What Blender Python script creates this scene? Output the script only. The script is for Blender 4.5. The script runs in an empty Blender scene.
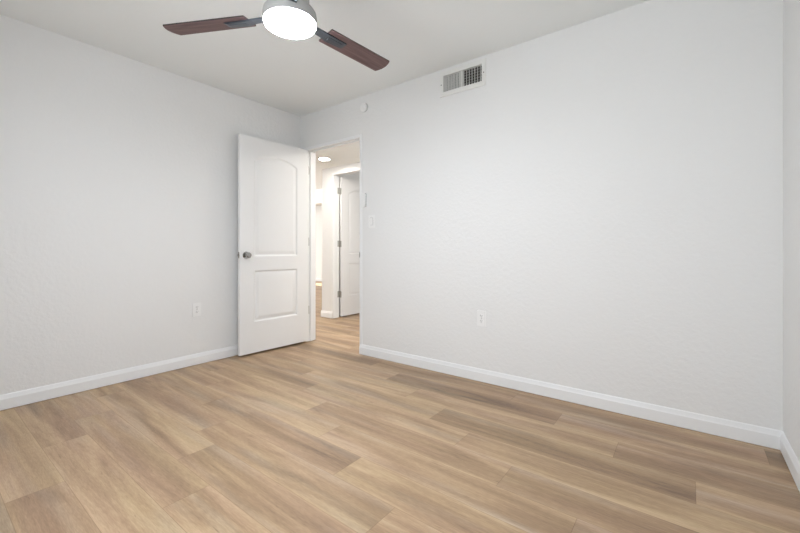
import bpy, bmesh, math, random
from mathutils import Vector, Matrix
R = math.radians
PI = math.pi
random.seed(7)
S = bpy.context.scene
C = S.collection

# ------------------------------------------------------------------ camera, world, lights, exposure
cam_d = bpy.data.cameras.new('camera')
cam = bpy.data.objects.new('camera', cam_d)
C.objects.link(cam)
cam.location = (3.372, -2.634, 0.991)
cam.rotation_euler = (R(90), 0, R(37.285))
cam_d.sensor_width = 36.0
cam_d.lens = 36.0 * 379.05 / 800
cam_d.shift_y = -17.05 / 800
cam_d.clip_start = 0.02
S.camera = cam

S.view_settings.view_transform = 'Standard'
S.view_settings.look = 'None'
S.view_settings.gamma = 1.0
S.view_settings.use_curve_mapping = False
S.view_settings.exposure = 0.07

world = bpy.data.worlds.new('sky')
S.world = world
world.use_nodes = True
wn = world.node_tree.nodes
wn.clear()
sky = wn.new('ShaderNodeTexSky')
sky.sky_type = 'HOSEK_WILKIE'
sky.sun_direction = (-0.45, 0.45, 0.77)
sky.turbidity = 3.0
bg = wn.new('ShaderNodeBackground')
bg.inputs['Strength'].default_value = 0.5
wo = wn.new('ShaderNodeOutputWorld')
world.node_tree.links.new(sky.outputs[0], bg.inputs[0])
world.node_tree.links.new(bg.outputs[0], wo.inputs[0])


def area(name, loc, rot, sx, sy, power, col=(1, 1, 1), spread=180):
    d = bpy.data.lights.new(name, 'AREA')
    d.shape = 'RECTANGLE'
    d.size, d.size_y = sx, sy
    d.energy = power
    d.color = col
    d.spread = R(spread)
    o = bpy.data.objects.new(name, d)
    o.location = loc
    o.rotation_euler = rot
    C.objects.link(o)
    return o


sun_d = bpy.data.lights.new('sun', 'SUN')
sun_d.energy = 18.0
sun_d.angle = R(0.6)
sun_d.color = (1, .95, .86)
sun = bpy.data.objects.new('sun', sun_d)
sun.rotation_euler = Vector((-0.45, -0.60, -1.05)).to_track_quat('-Z', 'Y').to_euler()
C.objects.link(sun)

# daylight outside the bedroom window; fill lamps outside two added windows
area('daylight_bedroom_window', (2.40, -3.19, 1.42), (R(90), 0, 0), 1.70, 1.15, 41, (.92, .965, 1))
area('living_fill_added', (-5.2, -1.25, 1.3), (R(90), 0, 0), 2.8, 1.7, 330, (1, .99, .97))  # added lamp, lights the living room soffit and end wall
area('hall_room_fill_added', (2.7, 2.9, 1.5), (R(90), 0, R(90)), 1.3, 1.1, 38, (1, .99, .97))  # added weak lamp, lights the open door across the hall
LENS_STRENGTH = 120.0
HALL_STRENGTH = 220.0

# ------------------------------------------------------------------ materials
def mat(name):
    m = bpy.data.materials.new(name)
    m.use_nodes = True
    nt = m.node_tree
    b = nt.nodes['Principled BSDF']
    return m, nt, b


def simple(name, col, rough=.5, metal=0.0, spec=.5):
    m, nt, b = mat(name)
    b.inputs['Base Color'].default_value = (*col, 1)
    b.inputs['Roughness'].default_value = rough
    b.inputs['Metallic'].default_value = metal
    b.inputs['Specular IOR Level'].default_value = spec
    return m


def painted(name, col, rough, scale, strength, dist, detail=3):
    m, nt, b = mat(name)
    b.inputs['Base Color'].default_value = (*col, 1)
    b.inputs['Roughness'].default_value = rough
    b.inputs['Specular IOR Level'].default_value = .3
    tc = nt.nodes.new('ShaderNodeTexCoord')
    n = nt.nodes.new('ShaderNodeTexNoise')
    n.inputs['Scale'].default_value = scale
    n.inputs['Detail'].default_value = detail
    n.inputs['Roughness'].default_value = .55
    r = nt.nodes.new('ShaderNodeValToRGB')
    r.color_ramp.elements[0].position = .42
    r.color_ramp.elements[1].position = .62
    bp = nt.nodes.new('ShaderNodeBump')
    bp.inputs['Strength'].default_value = strength
    bp.inputs['Distance'].default_value = dist
    nt.links.new(tc.outputs['Object'], n.inputs['Vector'])
    nt.links.new(n.outputs['Fac'], r.inputs['Fac'])
    nt.links.new(r.outputs['Color'], bp.inputs['Height'])
    nt.links.new(bp.outputs['Normal'], b.inputs['Normal'])
    return m


M_wall = painted('wall_paint', (.80, .80, .795), .6, 38, .30, .0018)
M_ceil = painted('ceiling_paint', (.875, .90, .90), .8, 40, .14, .0016)
M_trim = painted('trim_paint', (.84, .845, .85), .35, 12, .02, .0004)
M_door = painted('door_paint', (.83, .83, .828), .38, 90, .05, .0004)
M_plastic = simple('white_plastic', (.85, .85, .845), .3)
M_vent = simple('white_enamel', (.80, .80, .78), .35)
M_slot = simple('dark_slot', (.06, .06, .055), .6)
M_duct = simple('duct_metal', (.12, .115, .10), .55)
M_nickel = simple('satin_nickel', (.40, .39, .375), .17, 1.0)
M_hinge = simple('hinge_nickel', (.46, .45, .43), .38, .85)
M_slate = simple('slate_metal', (.085, .097, .115), .36, .7)
M_motor = simple('brushed_motor_metal', (.42, .42, .415), .6, .4)
M_screw = simple('screw_metal', (.18, .17, .15), .45, .6)
M_gap_shade = simple('gap_shade_grey', (.17, .17, .16), .7)  # dark grey painted in for the shade between wall fittings and wall
M_white = simple('white_pvc', (.85, .85, .85), .35)


def emitter(name, col, strength):
    m, nt, b = mat(name)
    b.inputs['Base Color'].default_value = (.9, .9, .9, 1)
    b.inputs['Emission Color'].default_value = (*col, 1)
    b.inputs['Emission Strength'].default_value = strength
    return m


M_lens = emitter('lit_lens', (.915, .97, 1.05), LENS_STRENGTH)
M_downlight = emitter('lit_downlight', (1, .955, .89), HALL_STRENGTH)


def glass():
    m, nt, b = mat('window_glass')
    nt.nodes.remove(b)
    t = nt.nodes.new('ShaderNodeBsdfTransparent')
    g = nt.nodes.new('ShaderNodeBsdfGlossy')
    g.inputs['Roughness'].default_value = .02
    mx = nt.nodes.new('ShaderNodeMixShader')
    mx.inputs[0].default_value = .07
    nt.links.new(t.outputs[0], mx.inputs[1])
    nt.links.new(g.outputs[0], mx.inputs[2])
    nt.links.new(mx.outputs[0], nt.nodes['Material Output'].inputs[0])
    return m


M_glass = glass()


def wood_blade():
    m, nt, b = mat('walnut_blade')
    L = nt.links.new
    tc = nt.nodes.new('ShaderNodeTexCoord')
    mp = nt.nodes.new('ShaderNodeMapping')
    mp.inputs['Scale'].default_value = (3.0, 55, 20)
    n = nt.nodes.new('ShaderNodeTexNoise')
    n.inputs['Scale'].default_value = 1.6
    n.inputs['Detail'].default_value = 5
    r = nt.nodes.new('ShaderNodeValToRGB')
    r.color_ramp.elements[0].position = .3
    r.color_ramp.elements[0].color = (.115, .070, .068, 1)
    r.color_ramp.elements[1].position = .75
    r.color_ramp.elements[1].color = (.225, .142, .138, 1)
    L(tc.outputs['Object'], mp.inputs[0])
    L(mp.outputs[0], n.inputs['Vector'])
    L(n.outputs['Fac'], r.inputs['Fac'])
    L(r.outputs['Color'], b.inputs['Base Color'])
    b.inputs['Roughness'].default_value = .55
    b.inputs['Specular IOR Level'].default_value = .3
    return m


M_blade = wood_blade()
M_blade_edge = simple('blade_dark_edge', (.03, .02, .02), .5)


def plank_material():
    m, nt, b = mat('oak_plank_floor')
    L = nt.links.new
    N = nt.nodes.new

    def math_(op, a, c=None, clamp=False):
        n = N('ShaderNodeMath')
        n.operation = op
        n.use_clamp = clamp
        for i, v in enumerate((a, c)):
            if v is None:
                continue
            if isinstance(v, (int, float)):
                n.inputs[i].default_value = v
            else:
                L(v, n.inputs[i])
        return n.outputs[0]

    uv = N('ShaderNodeUVMap')
    uv.uv_map = 'plank'
    sp = N('ShaderNodeSeparateXYZ')
    L(uv.outputs[0], sp.inputs[0])
    u, v = sp.outputs[0], sp.outputs[1]
    at = N('ShaderNodeAttribute')
    at.attribute_name = 'tone'
    sc = N('ShaderNodeSeparateColor')
    L(at.outputs['Color'], sc.inputs[0])
    tone, s1, s2 = sc.outputs[0], sc.outputs[1], sc.outputs[2]

    def noise(su, sv, detail, ka, kb, dist=0.0, rough=.55):
        cb = N('ShaderNodeCombineXYZ')
        L(math_('ADD', math_('MULTIPLY', u, su), math_('MULTIPLY', s1, ka)), cb.inputs[0])
        L(math_('ADD', math_('MULTIPLY', v, sv), math_('MULTIPLY', s2, kb)), cb.inputs[1])
        L(math_('MULTIPLY', s1, 19.0), cb.inputs[2])
        n = N('ShaderNodeTexNoise')
        n.inputs['Scale'].default_value = 1.0
        n.inputs['Detail'].default_value = detail
        n.inputs['Roughness'].default_value = rough
        n.inputs['Distortion'].default_value = dist
        L(cb.outputs[0], n.inputs['Vector'])
        return n.outputs['Fac']

    broad = noise(1.1, 9.5, 3, 31, 47, .9)
    streak = noise(3.4, 70, 4, 53, 23, .9)
    fine = noise(34, 300, 3, 71, 89)
    tint = noise(1.1, 9, 2, 91, 67)
    # lighter sapwood near the plank's long sides, from the print on the plank
    edge = math_('MULTIPLY', math_('ABSOLUTE', math_('SUBTRACT', v, .0905)), 1 / .0905)
    edge = math_('POWER', edge, 3.0)
    val = math_('ADD', math_('MULTIPLY', tone, .50), math_('MULTIPLY', math_('SUBTRACT', broad, .5), 1.35))
    val = math_('ADD', val, math_('MULTIPLY', math_('SUBTRACT', streak, .5), .50))
    val = math_('ADD', val, math_('MULTIPLY', math_('SUBTRACT', fine, .5), .55))
    val = math_('SUBTRACT', val, math_('MULTIPLY', edge, math_('MULTIPLY', broad, .42)))
    val = math_('ADD', val, .205, True)
    r = N('ShaderNodeValToRGB')
    cr = r.color_ramp
    cols = [(0.0, (.57, .420, .262)), (.28, (.460, .322, .196)), (.52, (.360, .242, .147)),
            (.76, (.268, .178, .108)), (1.0, (.172, .114, .073))]
    cr.elements[0].position, cr.elements[0].color = cols[0][0], (*cols[0][1], 1)
    cr.elements[1].position, cr.elements[1].color = cols[-1][0], (*cols[-1][1], 1)
    for p, c in cols[1:-1]:
        e = cr.elements.new(p)
        e.color = (*c, 1)
    L(val, r.inputs['Fac'])
    # greyish areas
    grey = N('ShaderNodeMix')
    grey.data_type = 'RGBA'
    grey.blend_type = 'COLOR'
    L(math_('MULTIPLY', math_('SUBTRACT', tint, .50, True), 1.5, True), grey.inputs[0])
    L(r.outputs['Color'], grey.inputs[6])
    grey.inputs[7].default_value = (.40, .345, .285, 1)
    # rosier and yellower boards and bands
    hue = noise(.8, 6, 2, 17, 29)
    pk = N('ShaderNodeMix')
    pk.data_type = 'RGBA'
    pk.blend_type = 'MIX'
    L(math_('MULTIPLY', math_('SUBTRACT', hue, .35, True), 3.3, True), pk.inputs[0])
    pk.inputs[6].default_value = (1.01, 1.01, .965, 1)
    pk.inputs[7].default_value = (1.0, .955, .985, 1)
    mh = N('ShaderNodeMix')
    mh.data_type = 'RGBA'
    mh.blend_type = 'MULTIPLY'
    mh.inputs[0].default_value = 1.0
    L(grey.outputs[2], mh.inputs[6])
    L(pk.outputs[2], mh.inputs[7])
    # small dark checks and knots
    kn = noise(9, 95, 2, 111, 131, .3)
    kmask = math_('MULTIPLY', math_('SUBTRACT', kn, .69, True), 7.0, True)
    dk = N('ShaderNodeMix')
    dk.data_type = 'RGBA'
    dk.blend_type = 'MULTIPLY'
    L(kmask, dk.inputs[0])
    L(mh.outputs[2], dk.inputs[6])
    dk.inputs[7].default_value = (.48, .42, .38, 1)
    # bevelled joints: UVs carry metres, attribute alpha carries the plank's length
    gv = math_('MINIMUM', v, math_('SUBTRACT', .181, v))
    gu = math_('MINIMUM', u, math_('SUBTRACT', 1.23, u))
    g = math_('MINIMUM', gv, gu)
    gm = math_('SUBTRACT', 1.0, math_('MULTIPLY', g, 1 / .0017), True)
    jn = N('ShaderNodeMix')
    jn.data_type = 'RGBA'
    jn.blend_type = 'MULTIPLY'
    L(gm, jn.inputs[0])
    L(dk.outputs[2], jn.inputs[6])
    jn.inputs[7].default_value = (.60, .54, .49, 1)
    L(jn.outputs[2], b.inputs['Base Color'])
    rr = math_('ADD', math_('MULTIPLY', fine, .16), .36)
    L(rr, b.inputs['Roughness'])
    b.inputs['Specular IOR Level'].default_value = .42
    bp = N('ShaderNodeBump')
    bp.inputs['Strength'].default_value = .12
    bp.inputs['Distance'].default_value = .0008
    L(math_('SUBTRACT', math_('ADD', fine, streak), math_('MULTIPLY', gm, 2.0)), bp.inputs['Height'])
    L(bp.outputs['Normal'], b.inputs['Normal'])
    return m


M_floor = plank_material()

# ------------------------------------------------------------------ mesh helpers
def link(name, me, material, parent=None):
    o = bpy.data.objects.new(name, me)
    for mm in (material if isinstance(material, (list, tuple)) else [material]):
        me.materials.append(mm)
    C.objects.link(o)
    if parent is not None:
        o.parent = parent
    return o


def obj(name, bm, material, parent=None, smooth=False):
    bmesh.ops.recalc_face_normals(bm, faces=bm.faces[:])
    me = bpy.data.meshes.new(name)
    bm.to_mesh(me)
    bm.free()
    if smooth:
        for p in me.polygons:
            p.use_smooth = True
        try:
            me.set_sharp_from_angle(angle=R(35))
        except Exception:
            pass
    return link(name, me, material, parent)


def box(bm, x0, x1, y0, y1, z0, z1, bev=0.0, seg=2, M=None, mi=0):
    b2 = bmesh.new()
    bmesh.ops.create_cube(b2, size=1)
    for v in b2.verts:
        v.co = Vector((x0 + (v.co.x + .5) * (x1 - x0), y0 + (v.co.y + .5) * (y1 - y0), z0 + (v.co.z + .5) * (z1 - z0)))
    if bev > 0:
        bmesh.ops.bevel(b2, geom=b2.edges[:], offset=bev, segments=seg, affect='EDGES', profile=.5)
    merge(bm, b2, M, mi)


def merge(bm, b2, M=None, mi=0):
    vm = {}
    for v in b2.verts:
        vm[v] = bm.verts.new(M @ v.co if M is not None else v.co)
    for f in b2.faces:
        nf = bm.faces.new([vm[v] for v in f.verts])
        nf.material_index = mi
        nf.smooth = f.smooth
    b2.free()


def lathe(bm, prof, seg=48, M=None, mi=0):
    """prof: list of (r, z); revolved about z."""
    b2 = bmesh.new()
    rings = []
    for r, z in prof:
        if r < 1e-6:
            rings.append([b2.verts.new((0, 0, z))])
        else:
            rings.append([b2.verts.new((r * math.cos(2 * PI * i / seg), r * math.sin(2 * PI * i / seg), z)) for i in range(seg)])
    for a, c in zip(rings[:-1], rings[1:]):
        if len(a) == 1 and len(c) == 1:
            continue
        for i in range(seg):
            j = (i + 1) % seg
            if len(a) == 1:
                b2.faces.new((a[0], c[i], c[j]))
            elif len(c) == 1:
                b2.faces.new((a[i], a[j], c[0]))
            else:
                b2.faces.new((a[i], a[j], c[j], c[i]))
    merge(bm, b2, M, mi)


def prism(bm, poly, h0, h1, M=None, bev=0.0, mi=0):
    """poly in xy extruded along z."""
    b2 = bmesh.new()
    lo = [b2.verts.new((x, y, h0)) for x, y in poly]
    hi = [b2.verts.new((x, y, h1)) for x, y in poly]
    b2.faces.new(lo[::-1])
    top = b2.faces.new(hi)
    n = len(poly)
    for i in range(n):
        b2.faces.new((lo[i], lo[(i + 1) % n], hi[(i + 1) % n], hi[i]))
    if bev > 0:
        bmesh.ops.bevel(b2, geom=list(top.edges), offset=bev, segments=3, affect='EDGES', profile=.5)
    merge(bm, b2, M, mi)


def rrect(x0, x1, y0, y1, r, n=5):
    out = []
    for cx, cy, a0 in ((x1 - r, y1 - r, 0), (x0 + r, y1 - r, 90), (x0 + r, y0 + r, 180), (x1 - r, y0 + r, 270)):
        for i in range(n + 1):
            a = R(a0 + 90 * i / n)
            out.append((cx + r * math.cos(a), cy + r * math.sin(a)))
    return out


def empty(name, loc, rz=0.0):
    o = bpy.data.objects.new(name, None)
    o.empty_display_size = .1
    o.location = loc
    o.rotation_euler = (0, 0, rz)
    C.objects.link(o)
    return o


def tag(o, label=None, cat=None, group=None, kind=None):
    if label:
        o['label'] = label
    if cat:
        o['category'] = cat
    if group:
        o['group'] = group
    if kind:
        o['kind'] = kind
    return o


def structure(o, label=None):
    return tag(o, label, None, None, 'structure')


def wall(name, axis, c0, c1, a0, a1, z0, z1, holes, material):
    """Slab wall; axis = 'x' runs along x (thickness c0..c1 in y), 'y' runs along y. holes: (a0,a1,z0,z1)."""
    As = sorted({a0, a1, *[h[0] for h in holes], *[h[1] for h in holes]})
    Zs = sorted({z0, z1, *[h[2] for h in holes], *[h[3] for h in holes]})
    As = [a for a in As if a0 <= a <= a1]
    Zs = [z for z in Zs if z0 <= z <= z1]
    na, nz = len(As) - 1, len(Zs) - 1

    def solid(i, k):
        if not (0 <= i < na and 0 <= k < nz):
            return False
        ca, cz = (As[i] + As[i + 1]) / 2, (Zs[k] + Zs[k + 1]) / 2
        return not any(h[0] < ca < h[1] and h[2] < cz < h[3] for h in holes)

    bm = bmesh.new()
    cache = {}

    def V(a, c, z):
        key = (a, c, z)
        if key not in cache:
            cache[key] = bm.verts.new((a, c, z) if axis == 'x' else (c, a, z))
        return cache[key]

    for i in range(na):
        for k in range(nz):
            if not solid(i, k):
                continue
            p, q, s, t = As[i], As[i + 1], Zs[k], Zs[k + 1]
            bm.faces.new((V(p, c0, s), V(q, c0, s), V(q, c0, t), V(p, c0, t)))
            bm.faces.new((V(p, c1, s), V(p, c1, t), V(q, c1, t), V(q, c1, s)))
            if not solid(i - 1, k):
                bm.faces.new((V(p, c0, s), V(p, c0, t), V(p, c1, t), V(p, c1, s)))
            if not solid(i + 1, k):
                bm.faces.new((V(q, c0, s), V(q, c1, s), V(q, c1, t), V(q, c0, t)))
            if not solid(i, k - 1):
                bm.faces.new((V(p, c0, s), V(p, c1, s), V(q, c1, s), V(q, c0, s)))
            if not solid(i, k + 1):
                bm.faces.new((V(p, c0, t), V(q, c0, t), V(q, c1, t), V(p, c1, t)))
    return structure(obj(name, bm, material))


# ------------------------------------------------------------------ layout numbers
XR = 3.743           # right wall
YB = -3.05           # wall behind the camera
H = 2.44
TW = .118            # wall thickness
DX0, DX1, DH = .108, .886, 2.052     # bedroom doorway, clear opening
HALL_Y = 1.115       # hall wall opposite
HALL_H = 2.172
D2X0, D2X1, D2H = -.700, .062, 2.075
LW, LE, LN, LS = -6.9, -TW, 5.28, -1.0   # living room

# ------------------------------------------------------------------ floor: planks along x
def build_floor():
    Wd, Ln, Y0 = .181, 1.23, -.04
    known = {0: 1.21, 1: 1.535, 2: 1.855, 3: 2.165, 4: 1.20, 5: 1.50, 6: 1.815, 7: .90, 8: 1.245, 9: 1.455,
             10: .54, 11: .81, 12: 1.25, 13: .42}
    tones = {(0, 0): .85, (0, 1): .62, (0, 2): .62, (0, 3): .9,
             (1, 0): .42, (1, 1): .92, (1, 2): .45, (1, -1): .45,
             (2, 0): .30, (2, 1): .72, (2, -1): .42,
             (3, 0): .85, (3, 1): .30, (3, -1): .34,
             (4, 0): .42, (4, 1): .32, (4, -1): .72,
             (5, 0): .52, (5, 1): .72, (5, -1): .30,
             (6, 0): .40, (6, -1): .22, (6, 1): .5,
             (7, 0): .62, (7, 1): .48, (7, -1): .42,
             (8, 0): .50, (8, -1): .45, (8, 1): .30,
             (9, 0): .70, (9, -1): .40, (9, 1): .45,
             (10, 0): .60, (10, 1): .22, (10, -1): .55,
             (11, 0): .52, (11, -1): .78, (11, 1): .45,
             (12, -1): .35, (12, 0): .6, (13, -1): .5}
    # rows 0 and 1 label plank index from the joint: index -1 lies left of it
    tones[(0, -1)], tones[(0, 0)], tones[(0, 1)], tones[(0, 2)] = .88, .60, .62, .95
    tones[(1, -1)], tones[(1, 0)], tones[(1, 1)] = .42, .92, .45
    rng = random.Random(11)
    verts, faces, uvs, cols = [], [], [], []
    x_min, x_max, y_min, y_max = LW - .1, XR + .1, YB - .1, LN + .1
    k = math.floor((Y0 - y_max) / Wd)
    while Y0 - k * Wd > y_min:
        yt = Y0 - k * Wd
        yb = yt - Wd
        xj = known.get(k, rng.uniform(0, Ln))
        i = math.floor((x_min - xj) / Ln)
        while xj + i * Ln < x_max:
            xa = xj + i * Ln
            xb = xa + Ln
            t = tones.get((k, i), rng.choice((.25, .38, .45, .52, .62, .78)))
            ca, cb = max(xa, x_min), min(xb, x_max)
            da, db = max(yb, y_min), min(yt, y_max)
            sa, sb = rng.random(), rng.random()
            if cb - ca > 1e-4 and db - da > 1e-4:
                n = len(verts)
                verts += [(ca, da, 0), (cb, da, 0), (cb, db, 0), (ca, db, 0)]
                faces.append((n, n + 1, n + 2, n + 3))
                uvs += [(ca - xa, da - yb), (cb - xa, da - yb), (cb - xa, db - yb), (ca - xa, db - yb)]
                cols += [(t, sa, sb, 1)] * 4
            i += 1
        k += 1
    n = len(verts)      # slab underneath
    x0, x1, y0, y1 = x_min, x_max, y_min, y_max
    verts += [(x0, y0, 0), (x1, y0, 0), (x1, y1, 0), (x0, y1, 0), (x0, y0, -.12), (x1, y0, -.12), (x1, y1, -.12), (x0, y1, -.12)]
    sl = [(4, 7, 6, 5), (0, 4, 5, 1), (1, 5, 6, 2), (2, 6, 7, 3), (3, 7, 4, 0)]
    for f in sl:
        faces.append(tuple(n + q for q in f))
        uvs += [(.5, .09)] * 4
        cols += [(.5, .5, .5, 1)] * 4
    me = bpy.data.meshes.new('floor')
    me.from_pydata(verts, [], faces)
    uvl = me.uv_layers.new(name='plank')
    for i, w in enumerate(uvs):
        uvl.data[i].uv = w
    ca = me.color_attributes.new(name='tone', type='FLOAT_COLOR', domain='CORNER')
    for i, w in enumerate(cols):
        ca.data[i].color = w
    me.update()
    return structure(link('floor', me, M_floor), 'light brown oak plank floor running through the doorway')


build_floor()

# ------------------------------------------------------------------ walls and ceilings
VX0, VX1, VZ0, VZ1 = 1.806, 2.142, 2.249, 2.384
wall('wall_back', 'x', 0.0, TW, -TW, XR + TW, 0, H, [(DX0 - .034, DX1 + .034, -1, DH + .034), (VX0, VX1, VZ0, VZ1)], M_wall)
wall('wall_left', 'y', -TW, 0.0, YB, 0.0, 0, H, [], M_wall)
wall('wall_right', 'y', XR, XR + TW, YB, 0.0, 0, H, [], M_wall)
wall('wall_rear', 'x', YB - TW, YB, -TW, XR + TW, 0, H, [(1.50, 3.30, .85, 2.05)], M_wall)
wall('wall_hall', 'x', HALL_Y, HALL_Y + TW, -.930, XR + TW, 0, H, [(D2X0 - .0, D2X1 + .0, -1, D2H)], M_wall)
wall('wall_hall_end', 'y', XR, XR + TW, TW, HALL_Y, 0, H, [], M_wall)
wall('wall_far_room_left', 'y', -.930, -.930 + TW, HALL_Y + TW, 4.2, 0, H, [], M_wall)
wall('wall_far_room_right', 'y', 2.5, 2.5 + TW, HALL_Y + TW, 4.2, 0, H, [(2.2, 3.6, .9, 2.05)], M_wall)
wall('wall_far_room_end', 'x', 4.2, 4.2 + TW, -.930, 2.5 + TW, 0, H, [], M_wall)
wall('wall_living_end', 'x', LN, LN + TW, LW, -.930, 0, H, [(-5.5, -3.2, .85, 1.95)], M_wall)
wall('wall_living_west', 'y', LW - TW, LW, LS - TW, LN + TW, 0, H, [], M_wall)
wall('wall_living_south', 'x', LS - TW, LS, LW, -TW, 0, H, [(-6.6, -3.8, .45, 2.15)], M_wall)
wall('wall_living_east', 'y', -.930, -.930 + TW, 4.2 + TW, LN + TW, 0, H, [], M_wall)


def slab(name, x0, x1, y0, y1, z0, z1, m=M_ceil):
    bm = bmesh.new()
    box(bm, x0, x1, y0, y1, z0, z1)
    return structure(obj(name, bm, m))


slab('ceiling', LW - TW, XR + TW, YB - TW, LN + TW, H, H + .12)
slab('ceiling_hall', -.930, XR, TW, HALL_Y, HALL_H, H)
slab('ceiling_soffit', LW, -2.4, 3.45, 3.80, 2.105, H, M_wall)

# baseboards -------------------------------------------------------
BT = .012


def baseboard(name, p0, p1, n, m0=0, m1=0):
    """p0->p1 along the wall; n = unit normal into the room; m0/m1 mitre sign at the ends (1 inside corner)."""
    prof = [(0, 0), (BT * .55, 0), (BT * .55, .0035), (BT, .0035), (BT, .066), (BT * .82, .071), (BT * .62, .080), (BT * .42, .090), (BT * .22, .0945), (0, .0945)]
    p0, p1, n = Vector((*p0, 0)), Vector((*p1, 0)), Vector((*n, 0))
    d = (p1 - p0).normalized()
    bm = bmesh.new()
    a = [bm.verts.new(p0 + n * q + d * (q * m0) + Vector((0, 0, z))) for q, z in prof]
    b = [bm.verts.new(p1 + n * q - d * (q * m1) + Vector((0, 0, z))) for q, z in prof]
    k = len(prof)
    for i in range(k):
        bm.faces.new((a[i], a[(i + 1) % k], b[(i + 1) % k], b[i]))
    bm.faces.new(a[::-1])
    bm.faces.new(b)
    return structure(obj(name, bm, M_trim))


baseboard('baseboard_back', (DX1 + .004, 0), (XR, 0), (0, -1), 0, 1)
baseboard('baseboard_left', (0, YB), (0, 0), (1, 0), 1, 1)
baseboard('baseboard_right', (XR, 0), (XR, YB), (-1, 0), 1, 1)
baseboard('baseboard_rear', (0, YB), (XR, YB), (0, 1), 1, 1)
baseboard('baseboard_nook', (0, 0), (DX0 - .034, 0), (0, -1), 1, 0)
baseboard('baseboard_hall', (-.930 - BT, HALL_Y), (D2X0, HALL_Y), (0, -1), 0, 0)
baseboard('baseboard_hall_right', (D2X1, HALL_Y), (XR, HALL_Y), (0, -1), 0, 1)
baseboard('baseboard_hall_corner', (-.930, HALL_Y), (-.930, LN), (-1, 0), 0, 1)
baseboard('baseboard_living', (LW, LN), (-.930, LN), (0, -1), 1, 1)

# doorway jambs ------------------------------------------------------
def jamb(name, x0, x1, y0, y1, zt, stop_y, t=.020):
    bm = bmesh.new()
    box(bm, x0 - t, x0, y0, y1, 0, zt + t, .0015, 1)
    box(bm, x1, x1 + t, y0, y1, 0, zt + t, .0015, 1)
    box(bm, x0, x1, y0, y1, zt, zt + t, .0015, 1)
    if stop_y is not None:
        s0, s1 = stop_y
        box(bm, x0, x0 + .011, s0, s1, 0, zt - .011, .002, 1)
        box(bm, x1 - .011, x1, s0, s1, 0, zt - .011, .002, 1)
        box(bm, x0, x1, s0, s1, zt - .011, zt, .002, 1)
    return structure(obj(name, bm, M_trim))


jb = jamb('trim_1', DX0, DX1, -.004, TW + .004, DH, (.040, .074), .034)
structure(jb, 'white doorway jamb of the open bedroom doorway')
bm = bmesh.new()
box(bm, DX1 - .0015, DX1 + .0005, -.0065, .030, .912, .969, .0005, 1)
box(bm, DX1 - .0005, DX1 + .008, -.0075, -.004, .922, .959, .001, 1)
obj('strike_plate', bm, M_nickel, jb)['label'] = 'nickel strike plate'

# hall door opening lining
jb2 = jamb('trim_2', D2X0 + .012, D2X1 - .012, HALL_Y - .0005, HALL_Y + TW + .001, D2H - .012, None)
structure(jb2, 'white jamb of the doorway across the hall')

# ------------------------------------------------------------------ panel doors
LEAF_W, LEAF_T, LEAF_H = .762, .035, 2.026


def panel_depth(x, z):
    """Moulded two-panel face: depth of the groove at leaf coordinates."""
    xl, xr = .140, .622
    best = -1e9
    # lower panel
    z0, z1 = .288, .772
    best = max(best, min(x - xl, xr - x, z - z0, z1 - z))
    # upper panel with arched top
    z0 = .905
    spring, peak = 1.812, 1.880
    half = (xr - xl) / 2
    rise = peak - spring
    Rr = (half * half + rise * rise) / (2 * rise)
    cx, cz = (xl + xr) / 2, peak - Rr
    da = Rr - math.hypot(x - cx, z - cz)
    if z < cz:
        da = 1e9
    best = max(best, min(x - xl, xr - x, z - z0, da))
    d = best
    if d <= 0:
        return 0.0
    pts = [(0, 0), (.004, .0012), (.012, .0075), (.017, .0085), (.021, .0082), (.046, .0022), (.052, .0016)]
    for (a, va), (b, vb) in zip(pts[:-1], pts[1:]):
        if d <= b:
            return va + (vb - va) * (d - a) / (b - a)
    return pts[-1][1]


def leaf_mesh():
    xs, zs = {0.0, LEAF_W}, {0.0, LEAF_H}
    x = 0.0
    while x < LEAF_W:
        fine = any(abs(x - e) < .06 for e in (.140, .622))
        xs.add(round(x, 4))
        x += .0035 if fine else .014
    z = 0.0
    while z < LEAF_H:
        fine = any(abs(z - e) < .06 for e in (.288, .772, .905)) or 1.74 < z < 1.90
        zs.add(round(z, 4))
        z += .0035 if fine else .05
    xs, zs = sorted(xs), sorted(zs)
    nx, nz = len(xs), len(zs)
    V, F = [], []
    for side in (0, 1):
        for zz in zs:
            for xx in xs:
                dd = panel_depth(xx, zz)
                V.append((xx, dd if side == 0 else LEAF_T - dd, zz))
    off = nx * nz
    for k in range(nz - 1):
        for i in range(nx - 1):
            a = k * nx + i
            F.append((a, a + 1, a + 1 + nx, a + nx))
            b = a + off
            F.append((b, b + nx, b + 1 + nx, b + 1))
    for i in range(nx - 1):
        F.append((i, i + off, i + 1 + off, i + 1))
        t = (nz - 1) * nx + i
        F.append((t, t + 1, t + 1 + off, t + off))
    for k in range(nz - 1):
        a = k * nx
        F.append((a, a + nx, a + nx + off, a + off))
        b = k * nx + nx - 1
        F.append((b, b + off, b + nx + off, b + nx))
    me = bpy.data.meshes.new('door_leaf')
    me.from_pydata(V, [], F)
    me.update()
    for p in me.polygons:
        p.use_smooth = True
    try:
        me.set_sharp_from_angle(angle=R(50))
    except Exception:
        pass
    me.materials.append(M_door)
    return me


LEAF = leaf_mesh()


def knob_bm(sign):
    """knob on the face at y = 0 (sign -1) or y = LEAF_T (sign +1)."""
    bm = bmesh.new()
    prof = [(0, 0), (.0325, 0), (.0335, .003), (.031, .007), (.0135, .009), (.0115, .014), (.0115, .026), (.016, .030),
            (.0245, .036), (.0275, .044), (.0270, .051), (.0225, .057), (.012, .060), (0, .0605)]
    y = LEAF_T if sign > 0 else 0.0
    M = Matrix.Translation((LEAF_W - .060, y, .917)) @ Matrix.Rotation(R(-90 * sign), 4, 'X')
    lathe(bm, prof, 40, M)
    return bm


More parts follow.
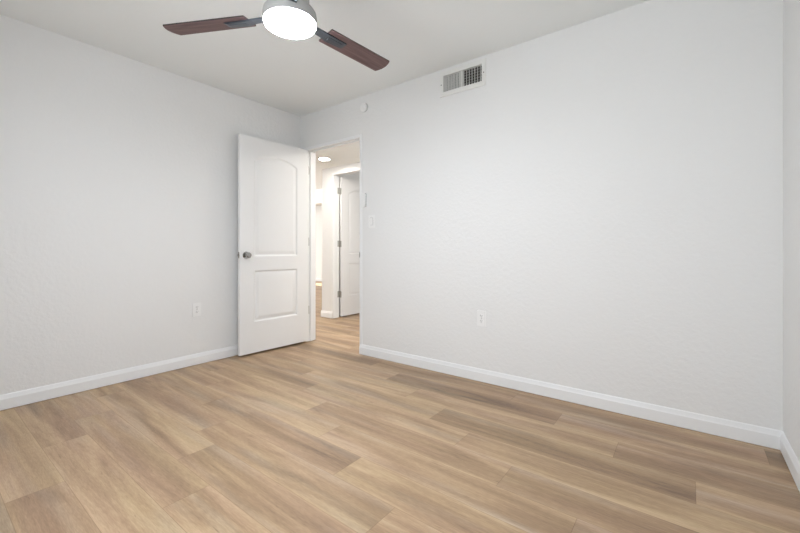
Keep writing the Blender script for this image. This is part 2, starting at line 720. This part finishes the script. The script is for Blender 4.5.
def hinge_bm(z, yk, sgn):
    """leaf plates on the door edge plus the knuckle barrel at the pivot."""
    bm = bmesh.new()
    h = .089
    y0, y1 = (0.0, .033) if sgn > 0 else (.002, .035)
    box(bm, -.0022, .0006, y0, y1, z - h / 2, z + h / 2, .0004, 1)
    M = Matrix.Translation((-.003, yk, z - h / 2))
    for q in range(5):
        lathe(bm, [(0, q * h / 5 + .0006), (.0055, q * h / 5 + .0006), (.0055, (q + 1) * h / 5 - .0006), (0, (q + 1) * h / 5 - .0006)], 14, M)
    lathe(bm, [(0, h), (.0045, h), (.004, h + .004), (0, h + .005)], 14, M)
    return bm


def door(name, pivot, rot, flip, label):
    """leaf local: x along the leaf from the hinge edge, y through its thickness."""
    root = bpy.data.objects.new(name, LEAF)
    C.objects.link(root)
    root.location = pivot
    root.rotation_euler = (0, 0, rot)
    tag(root, label, 'door', None, 'structure')
    for s in (-1, 1):
        obj('doorknob', knob_bm(s), M_nickel, root, True)['label'] = 'satin nickel doorknob'
    bm = bmesh.new()
    box(bm, LEAF_W - .0005, LEAF_W + .0012, .005, .030, .889, .945, .0004, 1)
    box(bm, LEAF_W, LEAF_W + .010, .011, .024, .906, .928, .003, 2)
    obj('latch_plate', bm, M_nickel, root)['label'] = 'nickel latch plate'
    for z in (.34 - .02, 1.075 - .02, 1.845 - .02):
        obj('hinge', hinge_bm(z, -.006 if flip > 0 else LEAF_T + .006, flip), M_hinge, root, True)['label'] = 'grey nickel hinge'
    return root


# bedroom door: closed it lies along +x with its hall face at +y; opened clockwise a little past square
th = R(-92.2)
# put the pivot (room-side edge of the jamb) at the hinge line
d1 = door('door_1', (DX0 + .006, -.009, .021), th, 1, 'white two-panel door with arched top panel, open against the left wall')
# hall door: opens away into the room across the hall
d2 = door('door_2', (D2X0 + .050, HALL_Y + TW + .012, .015), R(90), -1, 'white panel door standing open across the hall')
# closed, its hall face is y = 0; turned 90 degrees that face looks towards +x

# jamb-side plates of both doors' hinges
for z in (.34, 1.075, 1.845):
    bm = bmesh.new()
    box(bm, DX0 - .0005, DX0 + .0018, -.002, .030, z - .0445, z + .0445, .0004, 1)
    obj('hinge_plate', bm, M_hinge, jb)['label'] = 'grey nickel hinge plate'
    bm = bmesh.new()
    box(bm, D2X0 + .0118, D2X0 + .0142, HALL_Y + TW - .035, HALL_Y + TW + .010, z - .0445, z + .0445, .0004, 1)
    lathe(bm, [(0, 0), (.006, 0), (.006, .089), (0, .089)], 14, Matrix.Translation((D2X0 + .020, HALL_Y + TW + .010, z - .0445)))
    obj('hinge_plate', bm, M_hinge, jb2)['label'] = 'grey nickel hinge plate'

# ------------------------------------------------------------------ windows (behind the camera and in the other rooms, plus two added unseen ones)
def window(name, axis, c, a0, a1, z0, z1, inward):
    """frame set in the middle of the wall thickness; c is the coordinate of the frame's centre plane."""
    bm = bmesh.new()
    f = .045

    def B(p, q, s, t, w=.035):
        if axis == 'x':
            box(bm, p, q, c - w, c + w, s, t, .003, 1)
        else:
            box(bm, c - w, c + w, p, q, s, t, .003, 1)

    B(a0, a1, z0, z0 + f)
    B(a0, a1, z1 - f, z1)
    B(a0, a0 + f, z0 + f, z1 - f)
    B(a1 - f, a1, z0 + f, z1 - f)
    m = (a0 + a1) / 2
    B(m - .025, m + .025, z0 + f, z1 - f, .028)
    o = tag(obj(name, bm, M_white), None, None, None, 'structure')
    bm = bmesh.new()
    for p, q in ((a0 + f, m - .025), (m + .025, a1 - f)):
        if axis == 'x':
            box(bm, p, q, c - .003, c + .003, z0 + f, z1 - f)
        else:
            box(bm, c - .003, c + .003, p, q, z0 + f, z1 - f)
    obj('pane', bm, M_glass, o)
    return o


window('window_1', 'x', YB - TW / 2, 1.50, 3.30, .85, 2.05, 1)
window('window_2', 'x', LN + TW / 2, -5.5, -3.2, .85, 1.95, -1)
window('added_window_3', 'x', LS - TW / 2, -6.6, -3.8, .45, 2.15, 1)  # unseen window, added to light the soffit front
window('added_window_4', 'y', 2.5 + TW / 2, 2.2, 3.6, .9, 2.05, -1)  # unseen window, added so the hall door's face is lit

# ------------------------------------------------------------------ ceiling fan
FX, FY = 1.871, -1.521
fan = tag(empty('ceiling_fan', (FX, FY, H)),
          'ceiling fan with dark walnut blades and a round lit lamp', 'ceiling fan')
ZL = 2.047 - H       # lens underside, local
bm = bmesh.new()
lathe(bm, [(0, 0), (.088, 0), (.090, -.004), (.089, -.150), (.083, -.175), (.0, -.175)], 56)
obj('canopy', bm, M_motor, fan, True)
bm = bmesh.new()
lathe(bm, [(0, -.176), (.080, -.176), (.087, -.180), (.0885, -.290), (.092, -.301), (.102, -.311), (.114, -.320), (.1215, -.332), (.1240, -.346), (.1240, ZL + .020), (.1212, ZL + .015), (0, ZL + .015)], 64)
obj('motor_housing', bm, M_motor, fan, True)
bm = bmesh.new()
lathe(bm, [(0, ZL + .0145), (.1195, ZL + .0145), (.1198, ZL + .010), (.1175, ZL + .005), (.108, ZL + .0015), (.09, ZL), (0, ZL)], 64)
o = obj('light_lens', bm, M_lens, fan, True)
o['label'] = 'bright white round lens'
ZB = 2.0955 - H
PITCH = R(-9.2)


def blade_bm():
    r0, rt, w0, w1, th_ = .208, .660, .112, .120, .006
    poly = []
    rc = .012
    poly += [(r0 + .003, -w0 / 2), (r0, -w0 / 2 + .003)]
    poly += [(r0, w0 / 2 - .003), (r0 + .003, w0 / 2)]
    n = 12
    # tip: shallow convex arc
    for i in range(n + 1):
        q = w1 / 2 - w1 * i / n
        x = rt - .018 * (2 * q / w1) ** 2 - .004
        poly.append((x, q))
    poly = poly[::-1]
    b2 = bmesh.new()
    prism(b2, poly, -th_ / 2, th_ / 2)
    bmesh.ops.recalc_face_normals(b2, faces=b2.faces[:])
    b2.normal_update()
    for f in b2.faces:
        if abs(f.normal.z) < .5:
            f.material_index = 1
    return b2


def bracket_bm():
    bm = bmesh.new()
    # arm leaves the hub, drops under the blade and widens to a clamp plate
    def sec(x, w, z, t):
        return [(x, -w / 2, z - t / 2), (x, w / 2, z - t / 2), (x, w / 2, z + t / 2), (x, -w / 2, z + t / 2)]

    rings = [sec(.095, .040, -.002, .007), (sec(.150, .042, -.002, .007)), sec(.192, .046, -.004, .007), sec(.216, .052, -.0085, .0065),
             sec(.232, .054, -.0090, .0075), sec(.318, .046, -.0080, .0075), sec(.336, .043, -.0050, .0035)]
    vs = [[bm.verts.new(p) for p in r] for r in rings]
    for a, b in zip(vs[:-1], vs[1:]):
        for i in range(4):
            bm.faces.new((a[i], a[(i + 1) % 4], b[(i + 1) % 4], b[i]))
    bm.faces.new(vs[0][::-1])
    bm.faces.new(vs[-1])
    # raised rib along the clamp plate
    box(bm, .222, .312, -.013, .013, -.0150, -.0095, .002, 2)
    return bm


BL = bracket = None
for k in range(3):
    ang = R(207.0 - 120.0 * k)
    if k == 0:
        bb = blade_bm()
        BL = obj('blade', bb, [M_blade, M_blade_edge], fan)
        bracket = obj('blade_bracket', bracket_bm(), M_slate, fan)
        b_, k_ = BL, bracket
        bracket['label'] = 'slate grey metal bracket'
    else:
        b_ = BL.copy()
        C.objects.link(b_)
        k_ = bracket.copy()
        C.objects.link(k_)
    Mx = Matrix.Translation((0, 0, ZB)) @ Matrix.Rotation(ang, 4, 'Z') @ Matrix.Rotation(PITCH, 4, 'X')
    for q in (b_, k_):
        q.parent = fan
        q.matrix_local = Mx

# ------------------------------------------------------------------ air vent
vent = tag(empty('air_vent', ((VX0 + VX1) / 2, 0, (VZ0 + VZ1) / 2)),
           'white metal supply air vent high on the back wall under the ceiling', 'air vent')
hw, hh = (VX1 - VX0) / 2, (VZ1 - VZ0) / 2
ow, oh = .199, .1010
bm = bmesh.new()
outer, inner = [(-ow, -oh), (ow, -oh), (ow, oh), (-ow, oh)], [(-hw + .004, -hh + .004), (hw - .004, -hh + .004), (hw - .004, hh - .004), (-hw + .004, hh - .004)]
ringsv = []
for pts, y in ((outer, -.0003), (outer, -.003), ([(x * .985, z * .97) for x, z in outer], -.0065), ([(x * 1.012, z * 1.03) for x, z in inner], -.0075), (inner, -.0045), (inner, .020)):
    ringsv.append([bm.verts.new((x, y, z)) for x, z in pts])
for a, b in zip(ringsv[:-1], ringsv[1:]):
    for i in range(4):
        bm.faces.new((a[i], a[(i + 1) % 4], b[(i + 1) % 4], b[i]))
box(bm, -.0085, .0025, -.0062, .016, -hh + .004, hh - .004, .001, 1)
obj('vent_frame', bm, M_vent, vent)


def louvre(xs, ang, name):
    bm = bmesh.new()
    for x in xs:
        M = Matrix.Translation((x, .007, 0)) @ Matrix.Rotation(ang, 4, 'Z')
        box(bm, -.0009, .0009, -.0125, .0125, -hh + .005, hh - .005, .0005, 1, M)
    return obj(name, bm, M_vent, vent)


nl = 7
l0, l1 = -hw + .004, -.0085
louvre([l0 + (i + .5) * (l1 - l0) / 6 for i in range(6)], R(-22), 'louvre_bank')
l0, l1 = .0025, hw - .004
louvre([l0 + (i + .35) * (l1 - l0) / nl for i in range(nl)], R(38), 'louvre_bank')
bm = bmesh.new()
for i in range(6):
    z = -hh + .004 + (i + .5) * (2 * hh - .008) / 6
    box(bm, -hw + .004, hw - .004, .024, .040, z - .0008, z + .0008)
obj('rear_blade_bank', bm, M_motor, vent)['label'] = 'rear blades, grey painted in as shade'  # grey material puts the shade inside the vent into the blades' colour
bm = bmesh.new()     # open-fronted duct behind
t = .001
for b_ in ((-hw + t, hw - t, .100, .101, -hh + t, hh - t), (-hw + t, -hw + 2 * t, .021, .1, -hh + t, hh - t), (hw - 2 * t, hw - t, .021, .1, -hh + t, hh - t),
           (-hw + t, hw - t, .021, .1, -hh + t, -hh + 2 * t), (-hw + t, hw - t, .021, .1, hh - 2 * t, hh - t)):
    box(bm, *b_)
obj('duct', bm, M_duct, vent)
for sx in (-1, 1):
    bm = bmesh.new()
    lathe(bm, [(0, 0), (.0045, 0), (.0042, .0016), (.0025, .0026), (0, .0028)], 16, Matrix.Translation((sx * .1835 - .002, -.0066, -.004)) @ Matrix.Rotation(R(90), 4, 'X'))
    obj('screw', bm, M_screw, vent, True)

# ------------------------------------------------------------------ round cover plate above the doorway
rd = tag(empty('wall_cover', (.951, 0, 2.322)), 'small round white cover high on the wall, between doorway and air vent', 'wall cover')
bm = bmesh.new()
lathe(bm, [(0, .0002), (.0395, .0002), (.0395, .0042), (0, .0042)], 48, Matrix.Rotation(R(90), 4, 'X'))
obj('shade_backing', bm, M_gap_shade, rd)['label'] = 'dark inset painted as the shade behind the cover'  # dark disc standing in for the shadow gap behind the cover
bm = bmesh.new()
lathe(bm, [(0, .0044), (.0425, .0044), (.0430, .006), (.0425, .016), (.040, .0205), (.034, .0225), (0, .0235)], 48, Matrix.Rotation(R(90), 4, 'X'))
obj('cover_shell', bm, M_plastic, rd, True)
bm = bmesh.new()
lathe(bm, [(0, .0232), (.012, .0232), (.0115, .0255), (0, .0262)], 24, Matrix.Rotation(R(90), 4, 'X'))
obj('cap', bm, M_plastic, rd, True)

# ------------------------------------------------------------------ small wall control beside the doorway
wc = tag(empty('wall_control', (.948, 0, 1.455)), 'slim white wall control beside the doorway, above the light switch', 'wall control')
bm = bmesh.new()
Mw = Matrix.Rotation(R(90), 4, 'X')
prism(bm, rrect(-.0215, .0215, -.0645, .0645, .010), .0003, .0055, Mw)
obj('shade_backing', bm, M_gap_shade, wc)['label'] = 'dark inset painted as the shade behind the cover'  # dark slab that paints the shadow line round the control
bm = bmesh.new()
prism(bm, rrect(-.0225, .0225, -.0655, .0655, .011), .0057, .020, Mw, .003)
obj('body', bm, M_plastic, wc)
for z in (.030, .008, -.014):
    bm = bmesh.new()
    prism(bm, rrect(-.009, .009, z - .006, z + .006, .004), .0195, .0212, Mw, .0005)
    obj('button', bm, M_plastic, wc)

# ------------------------------------------------------------------ light switch
sw = tag(empty('light_switch', (1.040, 0, 1.250)), 'white rocker light switch on the back wall, right of the doorway', 'light switch')
bm = bmesh.new()
prism(bm, rrect(-.0350, .0350, -.0562, .0562, .004), .0003, .0026, Mw)
obj('shade_inset', bm, M_gap_shade, sw)['label'] = 'dark inset painted as shade behind the plate'  # inset coloured dark as the shade under the switch plate
bm = bmesh.new()
prism(bm, rrect(-.037, .037, -.0585, .0585, .004), .0027, .0060, Mw, .0015)
obj('wall_plate', bm, M_plastic, sw)
bm = bmesh.new()
prism(bm, rrect(-.0175, .0175, -.0345, .0345, .002), .0058, .0068, Mw)
obj('rocker_gap_shade', bm, M_slot, sw)['label'] = 'thin shadowed gap round the rocker'  # dark plate paints the shade in the gap round the rocker
bm = bmesh.new()
vs = [(-.0160, -.033, .0066), (.0160, -.033, .0066), (.0160, .033, .0066), (-.0160, .033, .0066),
      (-.0160, -.033, .0105), (.0160, -.033, .0105), (.0160, 0, .0078), (-.0160, 0, .0078), (.0160, .033, .0075), (-.0160, .033, .0075)]
q = [bm.verts.new(Mw @ Vector(v)) for v in vs]
for f in ((0, 1, 2, 3), (4, 5, 6, 7), (7, 6, 8, 9), (0, 1, 5, 4), (3, 2, 8, 9), (1, 2, 8, 6, 5), (0, 4, 7, 9, 3)):
    bm.faces.new([q[i] for i in f])
obj('rocker', bm, M_plastic, sw)
for z in (-.0485, .0485):
    bm = bmesh.new()
    lathe(bm, [(0, .0058), (.003, .0058), (.0028, .0066), (0, .0070)], 14, Matrix.Translation((0, 0, z)) @ Mw)
    obj('screw', bm, M_vent, sw, True)

# ------------------------------------------------------------------ outlets
def outlet(loc, rz, label):
    r = tag(empty('wall_outlet', loc, rz), label, 'wall outlet', 'white duplex wall outlets')
    bm = bmesh.new()
    prism(bm, rrect(-.0332, .0332, -.0554, .0554, .004), .0003, .0040, Mw)
    obj('shade_inset', bm, M_gap_shade, r)['label'] = 'dark inset painted as shade behind the plate'  # inset coloured dark to draw the shadow line round the outlet
    bm = bmesh.new()
    prism(bm, rrect(-.0352, .0352, -.0574, .0574, .004), .0041, .0076, Mw, .0015)
    obj('wall_plate', bm, M_plastic, r)
    for z in (-.0195, .0195):
        bm = bmesh.new()
        pts = []
        for i in range(28):
            a = 2 * PI * i / 28
            pts.append((max(-.0150, min(.0150, .0172 * math.cos(a))), .0142 * math.sin(a) + z))
        prism(bm, pts, .0074, .0092, Mw, .0006)
        rc = obj('receptacle', bm, M_plastic, r)
        bm = bmesh.new()
        box(bm, -.0078, -.0054, -.0098, -.0091, z - .0005, z + .0085)
        box(bm, .0054, .0078, -.0098, -.0091, z + .0005, z + .0080)
        lathe(bm, [(0, .0090), (.0028, .0090), (.0028, .0098), (0, .0098)], 14, Matrix.Translation((0, 0, z - .0065)) @ Mw)
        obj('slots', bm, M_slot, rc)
    bm = bmesh.new()
    lathe(bm, [(0, .0074), (.0032, .0074), (.0029, .0084), (0, .0088)], 14, Mw)
    obj('screw', bm, M_screw, r, True)
    return r


outlet((2.138, 0, .474), 0, 'white duplex wall outlet low on the back wall, right of the doorway')
outlet((0, -1.098, .474), R(90), 'white duplex wall outlet low on the left wall, left of the open door')

# ------------------------------------------------------------------ recessed light in the hall ceiling, plus added unseen lights
def downlight(x, y, label):
    dl = tag(empty('recessed_light', (x, y, HALL_H)), label, 'ceiling light')
    bm = bmesh.new()
    lathe(bm, [(.066, -.0003), (.086, -.0003), (.086, -.004), (.080, -.0085), (.066, -.0085), (.066, -.0003)], 48)
    obj('trim_ring', bm, M_white, dl, True)
    bm = bmesh.new()
    lathe(bm, [(0, -.0005), (.0655, -.0005), (.0655, -.007), (.05, -.0075), (0, -.0078)], 48)
    obj('light_lens', bm, M_downlight, dl, True)['label'] = 'glowing white lens'


downlight(-.402, .696, 'round lit recessed light in the hall ceiling, seen through the open doorway')
downlight(.80, .55, 'added unseen light in the hall ceiling, just right of the doorway')  # out of view, added to brighten the hall floor by the doorway
downlight(1.5, .60, 'added unseen light midway along the hall ceiling')  # extra unseen lamp, lifts the brightness of the hall ceiling
downlight(2.6, .60, 'added unseen light at the far right end of the hall ceiling')  # another unseen lamp added for more light in the hall
